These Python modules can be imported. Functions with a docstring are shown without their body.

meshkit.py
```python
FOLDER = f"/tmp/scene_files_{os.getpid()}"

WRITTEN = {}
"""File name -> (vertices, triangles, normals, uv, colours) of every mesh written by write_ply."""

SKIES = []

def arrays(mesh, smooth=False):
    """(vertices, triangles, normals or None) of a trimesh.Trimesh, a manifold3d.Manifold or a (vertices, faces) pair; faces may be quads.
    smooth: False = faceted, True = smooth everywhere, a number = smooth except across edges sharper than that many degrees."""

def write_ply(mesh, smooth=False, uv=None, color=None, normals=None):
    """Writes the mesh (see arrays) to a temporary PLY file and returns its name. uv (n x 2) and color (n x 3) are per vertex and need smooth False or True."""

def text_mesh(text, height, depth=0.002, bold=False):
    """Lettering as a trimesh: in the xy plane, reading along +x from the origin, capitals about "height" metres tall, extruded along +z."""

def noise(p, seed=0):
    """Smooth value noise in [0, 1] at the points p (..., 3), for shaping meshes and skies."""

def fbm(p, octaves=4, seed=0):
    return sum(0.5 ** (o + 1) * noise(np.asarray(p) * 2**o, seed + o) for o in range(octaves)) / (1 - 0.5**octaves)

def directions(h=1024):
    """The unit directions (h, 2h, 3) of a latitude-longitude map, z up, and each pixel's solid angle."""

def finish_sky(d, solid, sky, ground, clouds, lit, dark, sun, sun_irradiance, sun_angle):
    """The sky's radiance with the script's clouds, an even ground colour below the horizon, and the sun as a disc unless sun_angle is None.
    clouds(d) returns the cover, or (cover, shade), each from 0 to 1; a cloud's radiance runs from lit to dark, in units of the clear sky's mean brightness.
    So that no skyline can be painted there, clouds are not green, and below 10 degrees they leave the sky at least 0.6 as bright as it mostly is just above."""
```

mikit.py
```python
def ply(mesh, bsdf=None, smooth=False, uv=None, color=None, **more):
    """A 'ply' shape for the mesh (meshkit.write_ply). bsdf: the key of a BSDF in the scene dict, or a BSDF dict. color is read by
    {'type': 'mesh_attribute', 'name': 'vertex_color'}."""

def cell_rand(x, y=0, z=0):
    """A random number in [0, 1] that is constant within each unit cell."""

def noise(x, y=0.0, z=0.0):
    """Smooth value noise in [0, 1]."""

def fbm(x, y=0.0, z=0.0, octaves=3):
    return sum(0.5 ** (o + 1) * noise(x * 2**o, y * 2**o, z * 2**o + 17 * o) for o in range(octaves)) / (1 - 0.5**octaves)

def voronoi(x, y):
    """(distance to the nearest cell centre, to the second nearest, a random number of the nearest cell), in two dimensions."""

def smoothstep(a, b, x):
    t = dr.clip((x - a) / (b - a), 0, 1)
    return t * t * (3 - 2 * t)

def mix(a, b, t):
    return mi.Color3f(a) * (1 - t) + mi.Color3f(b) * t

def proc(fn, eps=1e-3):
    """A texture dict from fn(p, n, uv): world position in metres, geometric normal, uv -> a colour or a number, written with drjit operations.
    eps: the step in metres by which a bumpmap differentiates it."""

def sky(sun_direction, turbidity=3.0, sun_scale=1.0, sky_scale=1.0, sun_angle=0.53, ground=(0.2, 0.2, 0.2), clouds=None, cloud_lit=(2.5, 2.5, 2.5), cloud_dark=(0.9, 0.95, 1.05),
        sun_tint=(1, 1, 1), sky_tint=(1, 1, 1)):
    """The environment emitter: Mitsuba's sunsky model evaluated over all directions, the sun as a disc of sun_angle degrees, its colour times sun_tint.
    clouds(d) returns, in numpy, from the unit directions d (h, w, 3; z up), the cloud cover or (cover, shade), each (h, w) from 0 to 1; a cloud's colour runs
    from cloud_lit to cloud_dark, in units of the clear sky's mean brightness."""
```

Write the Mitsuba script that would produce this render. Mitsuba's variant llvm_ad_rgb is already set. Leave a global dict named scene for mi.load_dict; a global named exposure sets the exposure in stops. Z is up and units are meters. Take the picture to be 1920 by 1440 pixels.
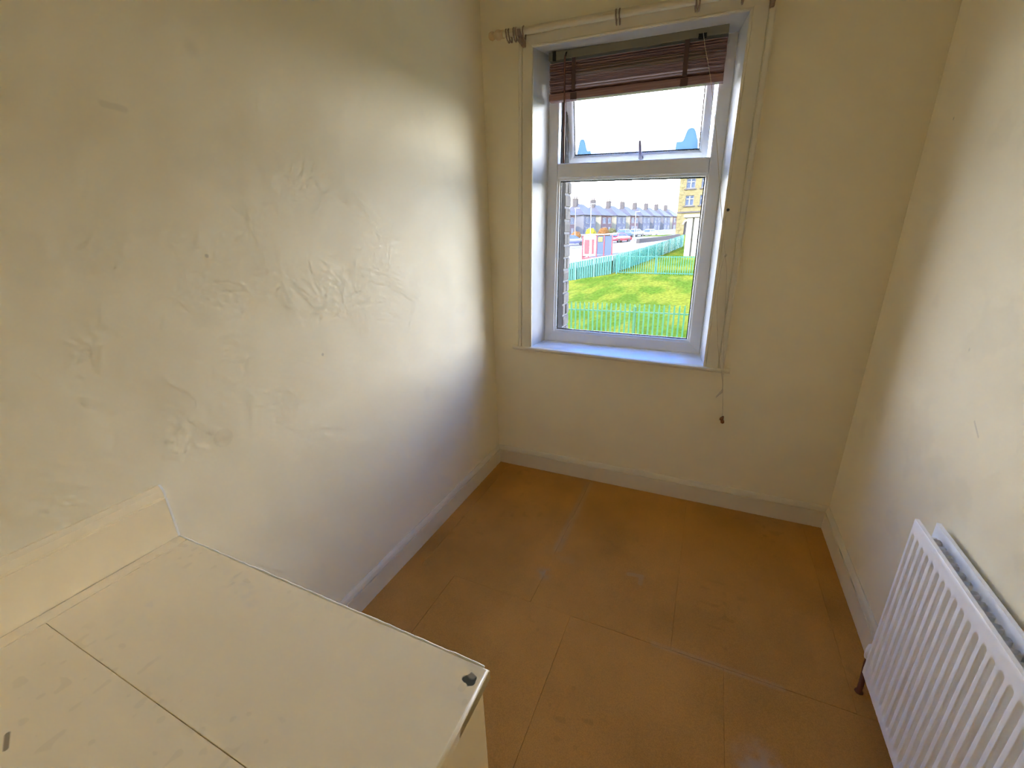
import math, random
import numpy as np
import trimesh
import mitsuba as mi
import drjit as dr
import mikit
import meshkit
import manifold3d as m3
from shapely.geometry import Polygon, box as sbox
from scipy.interpolate import RBFInterpolator

random.seed(3)
T = mi.ScalarTransform4f
scene, labels = {}, {}

# ------------------------------------------------------------------ camera, sky, exposure
EYE = np.array([1.2914, -2.5067, 1.6])
FWD = np.array([-0.39860, 0.85448, -0.33314])
UP = -np.array([0.11325, -0.31461, -0.94244])
scene['camera'] = {'type': 'perspective', 'fov': 100.91, 'fov_axis': 'x', 'near_clip': 0.02, 'far_clip': 1000.0,
                   'to_world': T().look_at(origin=EYE.tolist(), target=(EYE + FWD).tolist(), up=UP.tolist())}
SUN = (-0.44, -0.50, 0.74)


def haze(d):
    # bright white haze low in the sky, thinning to blue overhead, the same all round
    z = d[..., 2]
    return np.clip(1.0 - (z - 0.16) / 0.34, 0, 1) * 0.95, 0.0 * z


scene['sky'] = mikit.sky(SUN, turbidity=3.0, sun_scale=0.40, sky_scale=1.0, sky_tint=(1.95, 3.05, 5.1), ground=(0.20, 0.22, 0.12),
                         clouds=haze, cloud_lit=(3.4, 3.4, 3.4))
exposure = 4.42

# ------------------------------------------------------------------ materials
noise, fbm, smoothstep, mix = mikit.noise, mikit.fbm, mikit.smoothstep, mikit.mix


def spot(a, b, ca, cb, r0, r1):
    d = dr.sqrt(dr.square(a - ca) + dr.square(b - cb))
    return 1.0 - smoothstep(r0, r1, d)


def seg(a, b, a0, b0, a1, b1, w):
    da, db = a1 - a0, b1 - b0
    t = dr.clip(((a - a0) * da + (b - b0) * db) / (da * da + db * db), 0, 1)
    return 1.0 - smoothstep(0.4 * w, w, dr.sqrt(dr.square(a - a0 - t * da) + dr.square(b - b0 - t * db)))


WALL = (0.778, 0.70, 0.50)


def wall_col(p, n, uv):
    v = fbm(p.x * 2.1 + 3.0, p.y * 2.1, p.z * 2.1, octaves=4)
    c = mi.Color3f(WALL) * (0.965 + 0.07 * v)
    on_left = dr.select(p.x < 0.05, mi.Float(1), mi.Float(0))
    on_right = dr.select(p.x > 1.98, mi.Float(1), mi.Float(0))
    # the round filler patch, nail marks and scuffs
    s = spot(p.y, p.z, -1.823, 1.043, 0.026, 0.031) * 0.12
    s = dr.maximum(s, spot(p.y, p.z, -1.641, 2.079, 0.004, 0.03) * 0.14)
    s = dr.maximum(s, seg(p.y, p.z, -1.875, 1.905, -1.835, 1.902, 0.010) * 0.16)
    s = dr.maximum(s, spot(p.y, p.z, -1.410, 1.196, 0.003, 0.008) * 0.45)
    s = dr.maximum(s, spot(p.y, p.z, -1.735, 1.568, 0.003, 0.007) * 0.5)
    s = dr.maximum(s, smoothstep(0.60, 0.74, fbm(p.y * 5.0, p.z * 5.0, 9.0, octaves=4)) * 0.05)
    q = spot(p.y, p.z, -0.219, 1.953, 0.003, 0.007) * 0.5
    q = dr.maximum(q, seg(p.y, p.z, -0.945, 1.052, -0.985, 1.022, 0.005) * 0.28)
    q = dr.maximum(q, spot(p.y, p.z, -0.80, 1.23, 0.003, 0.008) * 0.3)
    q = dr.maximum(q, smoothstep(0.63, 0.75, fbm(p.y * 6.0, p.z * 6.0, 4.0, octaves=4)) * 0.07)
    return mix(c, mi.Color3f(0.28, 0.25, 0.19), on_left * s + on_right * q)


def wall_bump(p, n, uv):
    return fbm(p.x * 4.0, p.y * 4.0, p.z * 4.0, octaves=4) + 0.12 * noise(p.x * 90, p.y * 90, p.z * 90)


def carpet_col(p, n, uv):
    v = fbm(p.x * 3.1, p.y * 3.1, 0.0, octaves=5)
    g = noise(p.x * 420.0, p.y * 420.0, 1.0)
    cell = 0.96 + 0.05 * mikit.cell_rand(dr.floor(p.x / 0.61), dr.floor(p.y / 1.2), 3)
    c = mi.Color3f(0.475, 0.235, 0.052) * (0.70 + 0.42 * v + 0.22 * (g - 0.5)) * cell
    pale = spot(p.x, p.y, 0.702, -0.933, 0.005, 0.06) * 0.75 * noise(p.x * 60, p.y * 60)
    pale = dr.maximum(pale, spot(p.x, p.y, 1.60, -1.42, 0.01, 0.10) * 0.85 * noise(p.x * 45, p.y * 45))
    pale = dr.maximum(pale, seg(p.x, p.y, 1.09, -0.775, 1.15, -0.765, 0.016) * 0.34)
    pale = dr.maximum(pale, seg(p.x, p.y, 1.15, -0.765, 1.15, -0.815, 0.016) * 0.30)
    pale = dr.maximum(pale, seg(p.x, p.y, 0.705, -0.06, 0.708, -0.74, 0.035) * 0.24)
    pale = dr.maximum(pale, seg(p.x, p.y, 0.74, -0.80, 0.80, -0.80, 0.03) * 0.10)
    pale = dr.maximum(pale, seg(p.x, p.y, 1.25, -1.118, 1.70, -1.122, 0.018) * 0.20)
    pale = dr.maximum(pale, smoothstep(0.58, 0.8, fbm(p.x * 1.7 + 5, p.y * 1.7, 2.0, octaves=4)) * 0.14)
    c = mix(c, mi.Color3f(0.42, 0.34, 0.24), pale)
    dark = smoothstep(0.80, 0.86, noise(p.x * 33.0, p.y * 33.0, 7.0)) * smoothstep(0.6, 0.8, noise(p.x * 4.0, p.y * 4.0, 5.0))
    return mix(c, mi.Color3f(0.05, 0.03, 0.015), dark * 0.12)


def gloss_col(p, n, uv):
    v = fbm(p.x * 5.0, p.y * 5.0, p.z * 5.0, octaves=4)
    c = mi.Color3f(0.90, 0.78, 0.525) * (0.95 + 0.10 * v)
    top = dr.select((p.z > 0.80) & (p.z < 0.8335) & (p.y < -1.95), mi.Float(1), mi.Float(0))
    chip = 1.0 - smoothstep(0.010, 0.0125, dr.sqrt(dr.square((p.x - 0.972) * 0.9) + dr.square(p.y + 2.046)) + 0.006 * (noise(p.x * 160, p.y * 160) - 0.5))
    c = mix(c, mi.Color3f(0.045, 0.055, 0.045), chip * top)
    pale = seg(p.x, p.y, 0.33, -2.055, 0.43, -2.085, 0.024) * 0.8 * noise(p.x * 70, p.y * 70, 3)
    pale = dr.maximum(pale, smoothstep(0.74, 0.82, noise(p.x * 38, p.y * 38, 8.0)) * smoothstep(0.55, 0.75, noise(p.x * 5, p.y * 5, 2.0)) * 0.25)
    c = mix(c, mi.Color3f(0.80, 0.72, 0.55), pale * top)
    dk = seg(p.x, p.y, 0.300, -2.435, 0.330, -2.446, 0.005) * 0.8
    dk = dr.maximum(dk, smoothstep(0.78, 0.84, noise(p.x * 60, p.y * 60, 11.0)) * smoothstep(0.55, 0.7, noise(p.x * 6, p.y * 6, 6.0)) * 0.08)
    return mix(c, mi.Color3f(0.20, 0.15, 0.08), dk * top)


def wood_col(p, n, uv):
    g = fbm(p.x * 6.0, p.y * 160.0, p.z * 160.0, octaves=3)
    return mix(mi.Color3f(0.16, 0.088, 0.088), mi.Color3f(0.38, 0.23, 0.22), g)


def grass_col(p, n, uv):
    a = fbm(p.x * 0.9, p.y * 0.35, 0.0, octaves=4)
    b = noise(p.x * 9.0, p.y * 4.0, 2.0)
    c = mix(mi.Color3f(0.033, 0.054, 0.005), mi.Color3f(0.070, 0.073, 0.008), smoothstep(0.32, 0.66, a))
    return c * (0.75 + 0.5 * b)


def stone_col(p, n, uv):
    v = fbm(p.x * 1.3, p.y * 1.3, p.z * 2.6, octaves=4)
    return mix(mi.Color3f(0.095, 0.074, 0.027), mi.Color3f(0.150, 0.125, 0.060), v)


def brick_col(p, n, uv):
    v = fbm(p.x * 30, p.y * 30, p.z * 30, octaves=3)
    r = mikit.cell_rand(dr.floor(p.z / 0.075), dr.floor(p.y / 0.12), 1)
    return mix(mi.Color3f(0.085, 0.074, 0.062), mi.Color3f(0.17, 0.152, 0.13), 0.55 * r + 0.45 * v)


def road_col(p, n, uv):
    v = fbm(p.x * 0.7, p.y * 0.7, 0.0, octaves=3)
    return mi.Color3f(0.080, 0.070, 0.064) * (0.8 + 0.4 * v)


def prin(key, col, rough=0.5, spec=0.5, bump=None, bscale=0.001, eps=2e-3, **kw):
    base = mikit.proc(col, eps=eps) if callable(col) else {'type': 'rgb', 'value': list(col)}
    b = {'type': 'principled', 'base_color': base, 'roughness': rough, 'specular': spec, **kw}
    if bump is not None:
        b = {'type': 'bumpmap', 'arbitrary': mikit.proc(bump, eps=eps), 'scale': bscale, 'bsdf': b}
    scene[key] = {'type': 'twosided', 'bsdf': b}
    return key


prin('m_wall', wall_col, 0.55, 0.35, wall_bump, 0.012, 3e-3)
prin('m_ceiling', (0.78, 0.76, 0.70), 0.7, 0.2)
prin('m_carpet', carpet_col, 0.92, 0.12)
prin('m_gloss', gloss_col, 0.33, 0.5)
prin('m_trim', (0.665, 0.60, 0.455), 0.35, 0.5)
prin('m_upvc', (0.72, 0.735, 0.765), 0.28, 0.5)
prin('m_board', (0.66, 0.665, 0.66), 0.30, 0.5)
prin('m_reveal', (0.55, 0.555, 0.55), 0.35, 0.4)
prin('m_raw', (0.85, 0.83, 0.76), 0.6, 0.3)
prin('m_gasket', (0.012, 0.012, 0.014), 0.5, 0.4)
prin('m_slat', wood_col, 0.35, 0.5)
prin('m_tape', (0.1, 0.06, 0.055), 0.8, 0.2)
prin('m_headrail', (0.20, 0.185, 0.14), 0.45, 0.5)
prin('m_wand', (0.13, 0.045, 0.03), 0.3, 0.5)
prin('m_cord', (0.56, 0.49, 0.36), 0.8, 0.2)
prin('m_pole', (0.60, 0.51, 0.34), 0.4, 0.5)
prin('m_finial', (0.62, 0.46, 0.26), 0.4, 0.5)
prin('m_ring', (0.24, 0.155, 0.1), 0.4, 0.5)
prin('m_tassel', (0.17, 0.055, 0.012), 0.35, 0.5)
prin('m_radiator', (0.86, 0.86, 0.86), 0.25, 0.5)
prin('m_pipe', (0.12, 0.035, 0.02), 0.4, 0.4)
prin('m_dark', (0.008, 0.008, 0.008), 0.5, 0.4)
prin('m_handle', (0.2, 0.17, 0.24), 0.3, 0.5)
prin('m_steel', (0.06, 0.06, 0.07), 0.4, 0.5)
prin('m_brick', brick_col, 0.9, 0.1)
prin('m_mortar', (0.16, 0.152, 0.145), 0.9, 0.1)
prin('m_grass', grass_col, 0.95, 0.0)
prin('m_road', road_col, 0.85, 0.2)
prin('m_pavement', (0.13, 0.115, 0.095), 0.9, 0.1)
prin('m_green', (0.015, 0.07, 0.026), 0.5, 0.3)
prin('m_teal', (0.016, 0.098, 0.068), 0.5, 0.3)
prin('m_stone', stone_col, 0.9, 0.1)
prin('m_stonedark', (0.06, 0.052, 0.045), 0.9, 0.1)
prin('m_stonepale', (0.16, 0.145, 0.105), 0.9, 0.1)
prin('m_white', (0.3, 0.3, 0.3), 0.6, 0.3)
prin('m_housewhite', (0.12, 0.118, 0.115), 0.8, 0.1)
prin('m_render', (0.2, 0.185, 0.13), 0.8, 0.1)
prin('m_housebrick', (0.075, 0.052, 0.052), 0.9, 0.1)
prin('m_housegrey', (0.068, 0.072, 0.085), 0.9, 0.1)
prin('m_slate', (0.046, 0.042, 0.042), 0.7, 0.3)
prin('m_pane', (0.045, 0.06, 0.085), 0.5, 0.15)
prin('m_red', (0.17, 0.01, 0.016), 0.35, 0.5)
prin('m_poster', (0.1, 0.012, 0.016), 0.4, 0.4)
prin('m_yellow', (0.26, 0.23, 0.03), 0.6, 0.3)
prin('m_lampgrey', (0.14, 0.14, 0.14), 0.5, 0.4)
prin('m_shrub0', (0.11, 0.05, 0.014), 0.9, 0.1)
prin('m_shrub1', (0.16, 0.13, 0.012), 0.9, 0.1)
prin('m_shrub2', (0.06, 0.055, 0.02), 0.9, 0.1)
prin('m_carred', (0.17, 0.008, 0.014), 0.25, 0.5, clearcoat=0.6)
prin('m_carblue', (0.03, 0.035, 0.075), 0.25, 0.5, clearcoat=0.6)
prin('m_carsky', (0.045, 0.085, 0.12), 0.25, 0.5, clearcoat=0.6)
prin('m_carsilver', (0.1, 0.11, 0.13), 0.25, 0.5, clearcoat=0.6)
prin('m_carwhite', (0.25, 0.25, 0.26), 0.25, 0.5, clearcoat=0.6)
prin('m_cling', (0.10, 0.42, 0.72), 0.3, 0.5, spec_trans=0.0)
scene['m_cling'] = {'type': 'principledthin', 'base_color': {'type': 'rgb', 'value': [0.10, 0.175, 0.205]}, 'roughness': 0.4, 'diff_trans': 1.2}
scene['m_glass'] = {'type': 'thindielectric', 'int_ior': 1.5}

# ------------------------------------------------------------------ helpers
_count = {}


def numbered(key):
    k = _count.get(key, 0)
    _count[key] = k + 1
    return key if k == 0 else f'{key}_{k:03d}'


def obj(name, mesh, mat, parent=None, smooth=False, label=None, cat=None, group=None, kind=None, to_world=None):
    key = numbered(f'{parent}__{name}' if parent else name)
    d = mesh if isinstance(mesh, dict) else mikit.ply(mesh, mat, smooth)
    d = dict(d)
    if to_world is not None:
        d['to_world'] = to_world
    scene[key] = d
    tag(key, label, cat, group, kind)
    return key


def tag(key, label=None, cat=None, group=None, kind=None):
    e = labels.get(key, {})
    for k, v in (('label', label), ('category', cat), ('group', group), ('kind', kind)):
        if v:
            e[k] = v
    if e:
        labels[key] = e


def thing(name, label=None, cat=None, group=None, kind=None):
    key = numbered(name)
    tag(key, label, cat, group, kind)
    return key


def hull(pts):
    return trimesh.convex.convex_hull(np.asarray(pts, float))


def rbox(x0, x1, y0, y1, z0, z1, r=0.003):
    pts = []
    for x, sx in ((x0, 1), (x1, -1)):
        for y, sy in ((y0, 1), (y1, -1)):
            for z, sz in ((z0, 1), (z1, -1)):
                pts += [(x + sx * r, y + sy * r, z), (x + sx * r, y, z + sz * r), (x, y + sy * r, z + sz * r)]
    return hull(pts)


def bx(x0, x1, y0, y1, z0, z1):
    m = trimesh.creation.box((x1 - x0, y1 - y0, z1 - z0))
    m.apply_translation(((x0 + x1) / 2, (y0 + y1) / 2, (z0 + z1) / 2))
    return m


def cat(ms):
    return trimesh.util.concatenate(ms)


def tube(pts, r, n=10, caps=True):
    p = np.asarray(pts, float)
    r = np.broadcast_to(np.asarray(r, float), (len(p),))
    t = np.gradient(p, axis=0)
    t /= np.linalg.norm(t, axis=1, keepdims=True) + 1e-12
    ref = np.array([0, 0, 1.0]) if abs(t[:, 2]).mean() < 0.7 else np.array([1.0, 0, 0])
    a = np.cross(t, ref)
    a /= np.linalg.norm(a, axis=1, keepdims=True) + 1e-12
    b = np.cross(t, a)
    ang = np.arange(n) * 2 * np.pi / n
    v = (p[:, None] + r[:, None, None] * (np.cos(ang)[None, :, None] * a[:, None] + np.sin(ang)[None, :, None] * b[:, None])).reshape(-1, 3)
    f = []
    for i in range(len(p) - 1):
        for j in range(n):
            k = (j + 1) % n
            f += [(i * n + j, i * n + k, (i + 1) * n + k), (i * n + j, (i + 1) * n + k, (i + 1) * n + j)]
    if caps:
        v = np.vstack([v, p[0], p[-1]])
        c0, c1 = len(v) - 2, len(v) - 1
        e = (len(p) - 1) * n
        for j in range(n):
            k = (j + 1) % n
            f += [(c0, k, j), (c1, e + j, e + k)]
    m = trimesh.Trimesh(v, f, process=False)
    m.fix_normals()
    return m


def torus(c, axis, R, r, n=28, k=8):
    c, axis = np.asarray(c, float), np.asarray(axis, float)
    m = trimesh.creation.torus(R, r, major_sections=n, minor_sections=k)
    m.apply_transform(trimesh.geometry.align_vectors([0, 0, 1], axis / np.linalg.norm(axis)))
    m.apply_translation(c)
    return m


def lathe(profile, base, axis=(0, 0, 1), n=24):
    m = trimesh.creation.revolve(np.asarray(profile, float), sections=n)
    m.apply_transform(trimesh.geometry.align_vectors([0, 0, 1], np.asarray(axis, float)))
    m.apply_translation(base)
    return m


def sweep_x(profile, path0, path1, axis):
    """A prism: polygon profile (list of 2D) extruded along one axis from path0 to path1; profile coordinates are the two other axes in order."""
    n = len(profile)
    v = []
    for s in (path0, path1):
        for a, b in profile:
            v.append({'x': (s, a, b), 'y': (a, s, b), 'z': (a, b, s)}[axis])
    tri = np.array(trimesh.creation.triangulate_polygon(Polygon(profile), engine='earcut')[1])
    pv = np.array(trimesh.creation.triangulate_polygon(Polygon(profile), engine='earcut')[0])
    # map triangulation vertices back to profile indices
    idx = [int(np.argmin(np.hypot(*(np.asarray(profile) - q).T))) for q in pv]
    tri = np.array(idx)[tri]
    f = [tuple(t) for t in tri] + [tuple(t[::-1] + n) for t in tri]
    for i in range(n):
        j = (i + 1) % n
        f += [(i, j, n + j), (i, n + j, n + i)]
    m = trimesh.Trimesh(v, f, process=False)
    m.fix_normals()
    return m


def slab_y(poly, y0, y1):
    """A polygon in (x, z) extruded along y."""
    m = trimesh.creation.extrude_polygon(poly, y1 - y0, engine='earcut')
    v = m.vertices.copy()
    m.vertices = np.column_stack([v[:, 0], y0 + v[:, 2], v[:, 1]])
    m.fix_normals()
    return m


def member(loops, i, j, gap=0.0004):
    """One mitred member of a frame: loops is a closed profile of quads (4 corners each, order BL, TL, TR, BR); the member runs from corner i to corner j."""
    A = np.array([np.asarray(l, float)[i] for l in loops])
    B = np.array([np.asarray(l, float)[j] for l in loops])
    d = (B - A) / np.linalg.norm(B - A, axis=1, keepdims=True)
    A, B = A + d * gap, B - d * gap
    n = len(loops)
    v = np.vstack([A, B])
    f = []
    for k in range(n):
        q = (k + 1) % n
        f += [(k, q, n + q), (k, n + q, n + k)]
    for k in range(1, n - 1):
        f += [(0, k, k + 1), (n, n + k + 1, n + k)]
    m = trimesh.Trimesh(v, f, process=False)
    trimesh.repair.fix_normals(m)
    if m.volume < 0:
        m.invert()
    return m


# ------------------------------------------------------------------ the room
W, H, YB = 2.033, 2.92, -3.45          # width, height, the wall behind the photographer
# window opening in the plaster face (y = 0), and the frame plate set back in the wall; both a little out of square
FRONT = {'BL': (0.272, 0.902), 'TL': (0.305, 2.525), 'TR': (1.321, 2.487), 'BR': (1.314, 0.876)}
PLATE = {'BL': (0.310, 0.918), 'TL': (0.349, 2.523), 'TR': (1.282, 2.464), 'BR': (1.282, 0.905)}
YF = 0.144
AW, BH = 0.97, 1.575                   # nominal size of the frame


def win(a, b, y):
    """Frame coordinates (a along, b up, metres) -> world, in the slightly skewed frame."""
    u, v = a / AW, b / BH
    q = PLATE
    x = (1 - u) * (1 - v) * q['BL'][0] + u * (1 - v) * q['BR'][0] + (1 - u) * v * q['TL'][0] + u * v * q['TR'][0]
    z = (1 - u) * (1 - v) * q['BL'][1] + u * (1 - v) * q['BR'][1] + (1 - u) * v * q['TL'][1] + u * v * q['TR'][1]
    return np.stack([x, y + 0 * x, z], -1)


def warp(mesh):
    v = np.asarray(mesh.vertices)
    mesh.vertices = win(v[:, 0], v[:, 2], v[:, 1])
    return mesh


def quad(q):
    return [q['BL'], q['TL'], q['TR'], q['BR']]


hole = Polygon(quad(FRONT))
outer = sbox(-0.15, -0.25, W + 0.15, H + 0.2)
obj('wall_back', slab_y(outer.difference(hole), 0.0, 0.13), 'm_wall', kind='structure', label='cream plastered window wall with worn paint below the sill')
hole2 = Polygon([(0.36, 0.93), (0.385, 2.47), (1.25, 2.43), (1.25, 0.92)])
hole2b = Polygon([(0.30, 0.90), (0.335, 2.53), (1.295, 2.48), (1.295, 0.89)])
obj('cavity_closer', slab_y(outer.difference(hole2b), 0.131, 0.205), 'm_mortar', 'wall_back')
obj('mortar', slab_y(outer.difference(Polygon([(0.412, 0.93), (0.432, 2.46), (1.245, 2.42), (1.245, 0.92)])), 0.206, 0.315), 'm_mortar', 'wall_back')
# outside brick jamb seen through the panes: single bricks with recessed joints
rb = random.Random(5)
for i in range(21):
    z0 = 0.930 + i * 0.075
    xs = 0.420 + 0.013 * (i / 20.0)
    half = i % 2
    parts = [(0.2065, 0.3165)] if half else [(0.2065, 0.2560), (0.2665, 0.3165)]
    for y0, y1 in parts:
        dx = rb.uniform(-0.002, 0.003)
        obj('brick', rbox(xs - 0.10, xs + dx, y0, y1 + rb.uniform(-0.002, 0.002), z0, z0 + 0.063, 0.003), 'm_brick', 'wall_back')
obj('wall_left', bx(-0.15, -0.0002, YB - 0.1, 0.0, -0.25, H + 0.2), 'm_wall', kind='structure', label='long cream plastered wall left of the window, with a round filler patch')
obj('wall_right', bx(W, W + 0.15, YB - 0.1, 0.0, -0.25, H + 0.2), 'm_wall', kind='structure', label='cream plastered wall behind the radiator')
obj('wall_front', bx(0.0, W, YB - 0.1, YB, -0.25, H + 0.2), 'm_wall', kind='structure')
obj('ceiling', bx(0.0, W, YB, 0.0, H, H + 0.15), 'm_ceiling', kind='structure')
fl = obj('floor', bx(0.0, W, YB, 0.0, -0.25, -0.0045), 'm_carpet', kind='structure', label='brown sheet floor covering with scuffed joints')
rows = [(-1.120, -0.0, [0.095, 0.705, 1.315, 1.925]), (-2.335, -1.1208, [0.295, 0.897, 1.507]), (YB, -2.3358, [0.60, 1.21, 1.82])]
rs = random.Random(9)
for y0, y1, seams in rows:
    xs = [0.0] + seams + [W]
    for a, b in zip(xs[:-1], xs[1:]):
        dz = rs.uniform(-0.0012, 0.0)
        if abs(a) < 1e-6 and y1 < -1 and y0 > -3:
            dz = 0.0014
        obj('sheet', rbox(a + 0.0004, b - 0.0004, y0, y1, -0.0044, dz, 0.0006), 'm_carpet', 'floor')


def skirting(h=0.135, t=0.018):
    return [(0, 0), (t, 0), (t, h - 0.034), (t - 0.0065, h - 0.0335), (t - 0.0065, h - 0.030), (t - 0.002, h - 0.027), (t - 0.0065, h - 0.012), (0.004, h), (0, h)]


# mitred skirting boards: profile (distance from the wall, height)
def skirt_run(p0, p1, into, t_start, t_end):
    pr = skirting()
    p0, p1, into = np.array(p0, float), np.array(p1, float), np.array(into, float)
    d = (p1 - p0) / np.linalg.norm(p1 - p0)
    v = []
    for end, base, sgn, on in ((0, p0, 1, t_start), (1, p1, -1, t_end)):
        for a, z in pr:
            q = base + into * a + (d * sgn * a if on else 0)
            v.append((q[0], q[1], z - 0.0))
    n = len(pr)
    f = []
    for i in range(n):
        j = (i + 1) % n
        f += [(i, j, n + j), (i, n + j, n + i)]
    tri = trimesh.creation.triangulate_polygon(Polygon(pr), engine='earcut')
    idx = [int(np.argmin(np.hypot(*(np.asarray(pr) - q).T))) for q in tri[0]]
    t = np.array(idx)[tri[1]]
    f += [tuple(k) for k in t] + [tuple(k[::-1] + n) for k in t]
    m = trimesh.Trimesh(v, f, process=False)
    m.fix_normals()
    return m


obj('baseboard_back', skirt_run((0, 0), (W, 0), (0, -1), True, True), 'm_trim', kind='structure', label='cream painted skirting board under the window')
obj('baseboard_left', skirt_run((0, -2.026), (0, 0), (1, 0), False, True), 'm_trim', kind='structure', label='cream painted skirting board along the left wall')
obj('baseboard_right', skirt_run((W, YB), (W, 0), (-1, 0), False, True), 'm_trim', kind='structure', label='cream painted skirting board under the radiator wall')

# ------------------------------------------------------------------ window
wn = thing('window_1', 'white plastic window with tilted top sash and fixed lower pane', kind='structure')


def rect_loop(a0, a1, b0, b1, y):
    return win(np.array([a0, a0, a1, a1]), np.array([b0, b1, b1, b0]), y)


TR0, TR1 = 0.972, 1.052                # transom
ins = [(0.0, YF), (0.058, YF), (0.062, YF + 0.003), (0.064, YF + 0.010), (0.064, 0.188), (0.0, 0.188)]
loops = [rect_loop(i, AW - i, i, BH - i, y) for i, y in ins]
obj('frame_stile', member(loops, 0, 1), 'm_upvc', wn)
obj('frame_head', member(loops, 1, 2), 'm_upvc', wn)
obj('frame_stile', member(loops, 2, 3), 'm_upvc', wn)
obj('frame_rail', member(loops, 3, 0), 'm_upvc', wn)
tr = [(YF + 0.010, TR0), (YF + 0.003, TR0 + 0.002), (YF, TR0 + 0.007), (YF, TR1 - 0.007), (YF + 0.003, TR1 - 0.002), (YF + 0.010, TR1), (0.188, TR1), (0.188, TR0)]
obj('transom', warp(sweep_x(tr, 0.0645, AW - 0.0645, 'x')), 'm_upvc', wn)
# glazing beads of the fixed lower pane, mitred
bl = [(0.0642, YF + 0.008), (0.072, YF + 0.011), (0.077, YF + 0.019), (0.077, 0.176), (0.0642, 0.176)]


def lower(i, y):
    return rect_loop(i, AW - i, i, TR0 - (i - 0.0642), y)


loops = [lower(i, y) for i, y in bl]
for k, nm in ((0, 'bead'), (1, 'bead'), (2, 'bead'), (3, 'bead')):
    obj(nm, member(loops, k, (k + 1) % 4), 'm_upvc', wn)
gl = [(0.077, YF + 0.0195), (0.0815, YF + 0.0205), (0.0815, 0.1755), (0.077, 0.1755)]
loops = [lower(i, y) for i, y in gl]
obj('gasket', cat([member(loops, k, (k + 1) % 4, 0) for k in range(4)]), 'm_gasket', wn, label='thin black glazing gasket')
g = lower(0.078, 0.170)
obj('pane', trimesh.Trimesh(g, [(0, 1, 2), (0, 2, 3)], process=False), 'm_glass', wn, label='large fixed lower glass pane')

# the opening top sash: hinged along its head, its foot pushed outwards
SA0, SA1, SB0, SB1 = 0.083, 0.887, 1.048, 1.500
TH = math.radians(13.0)


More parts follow.
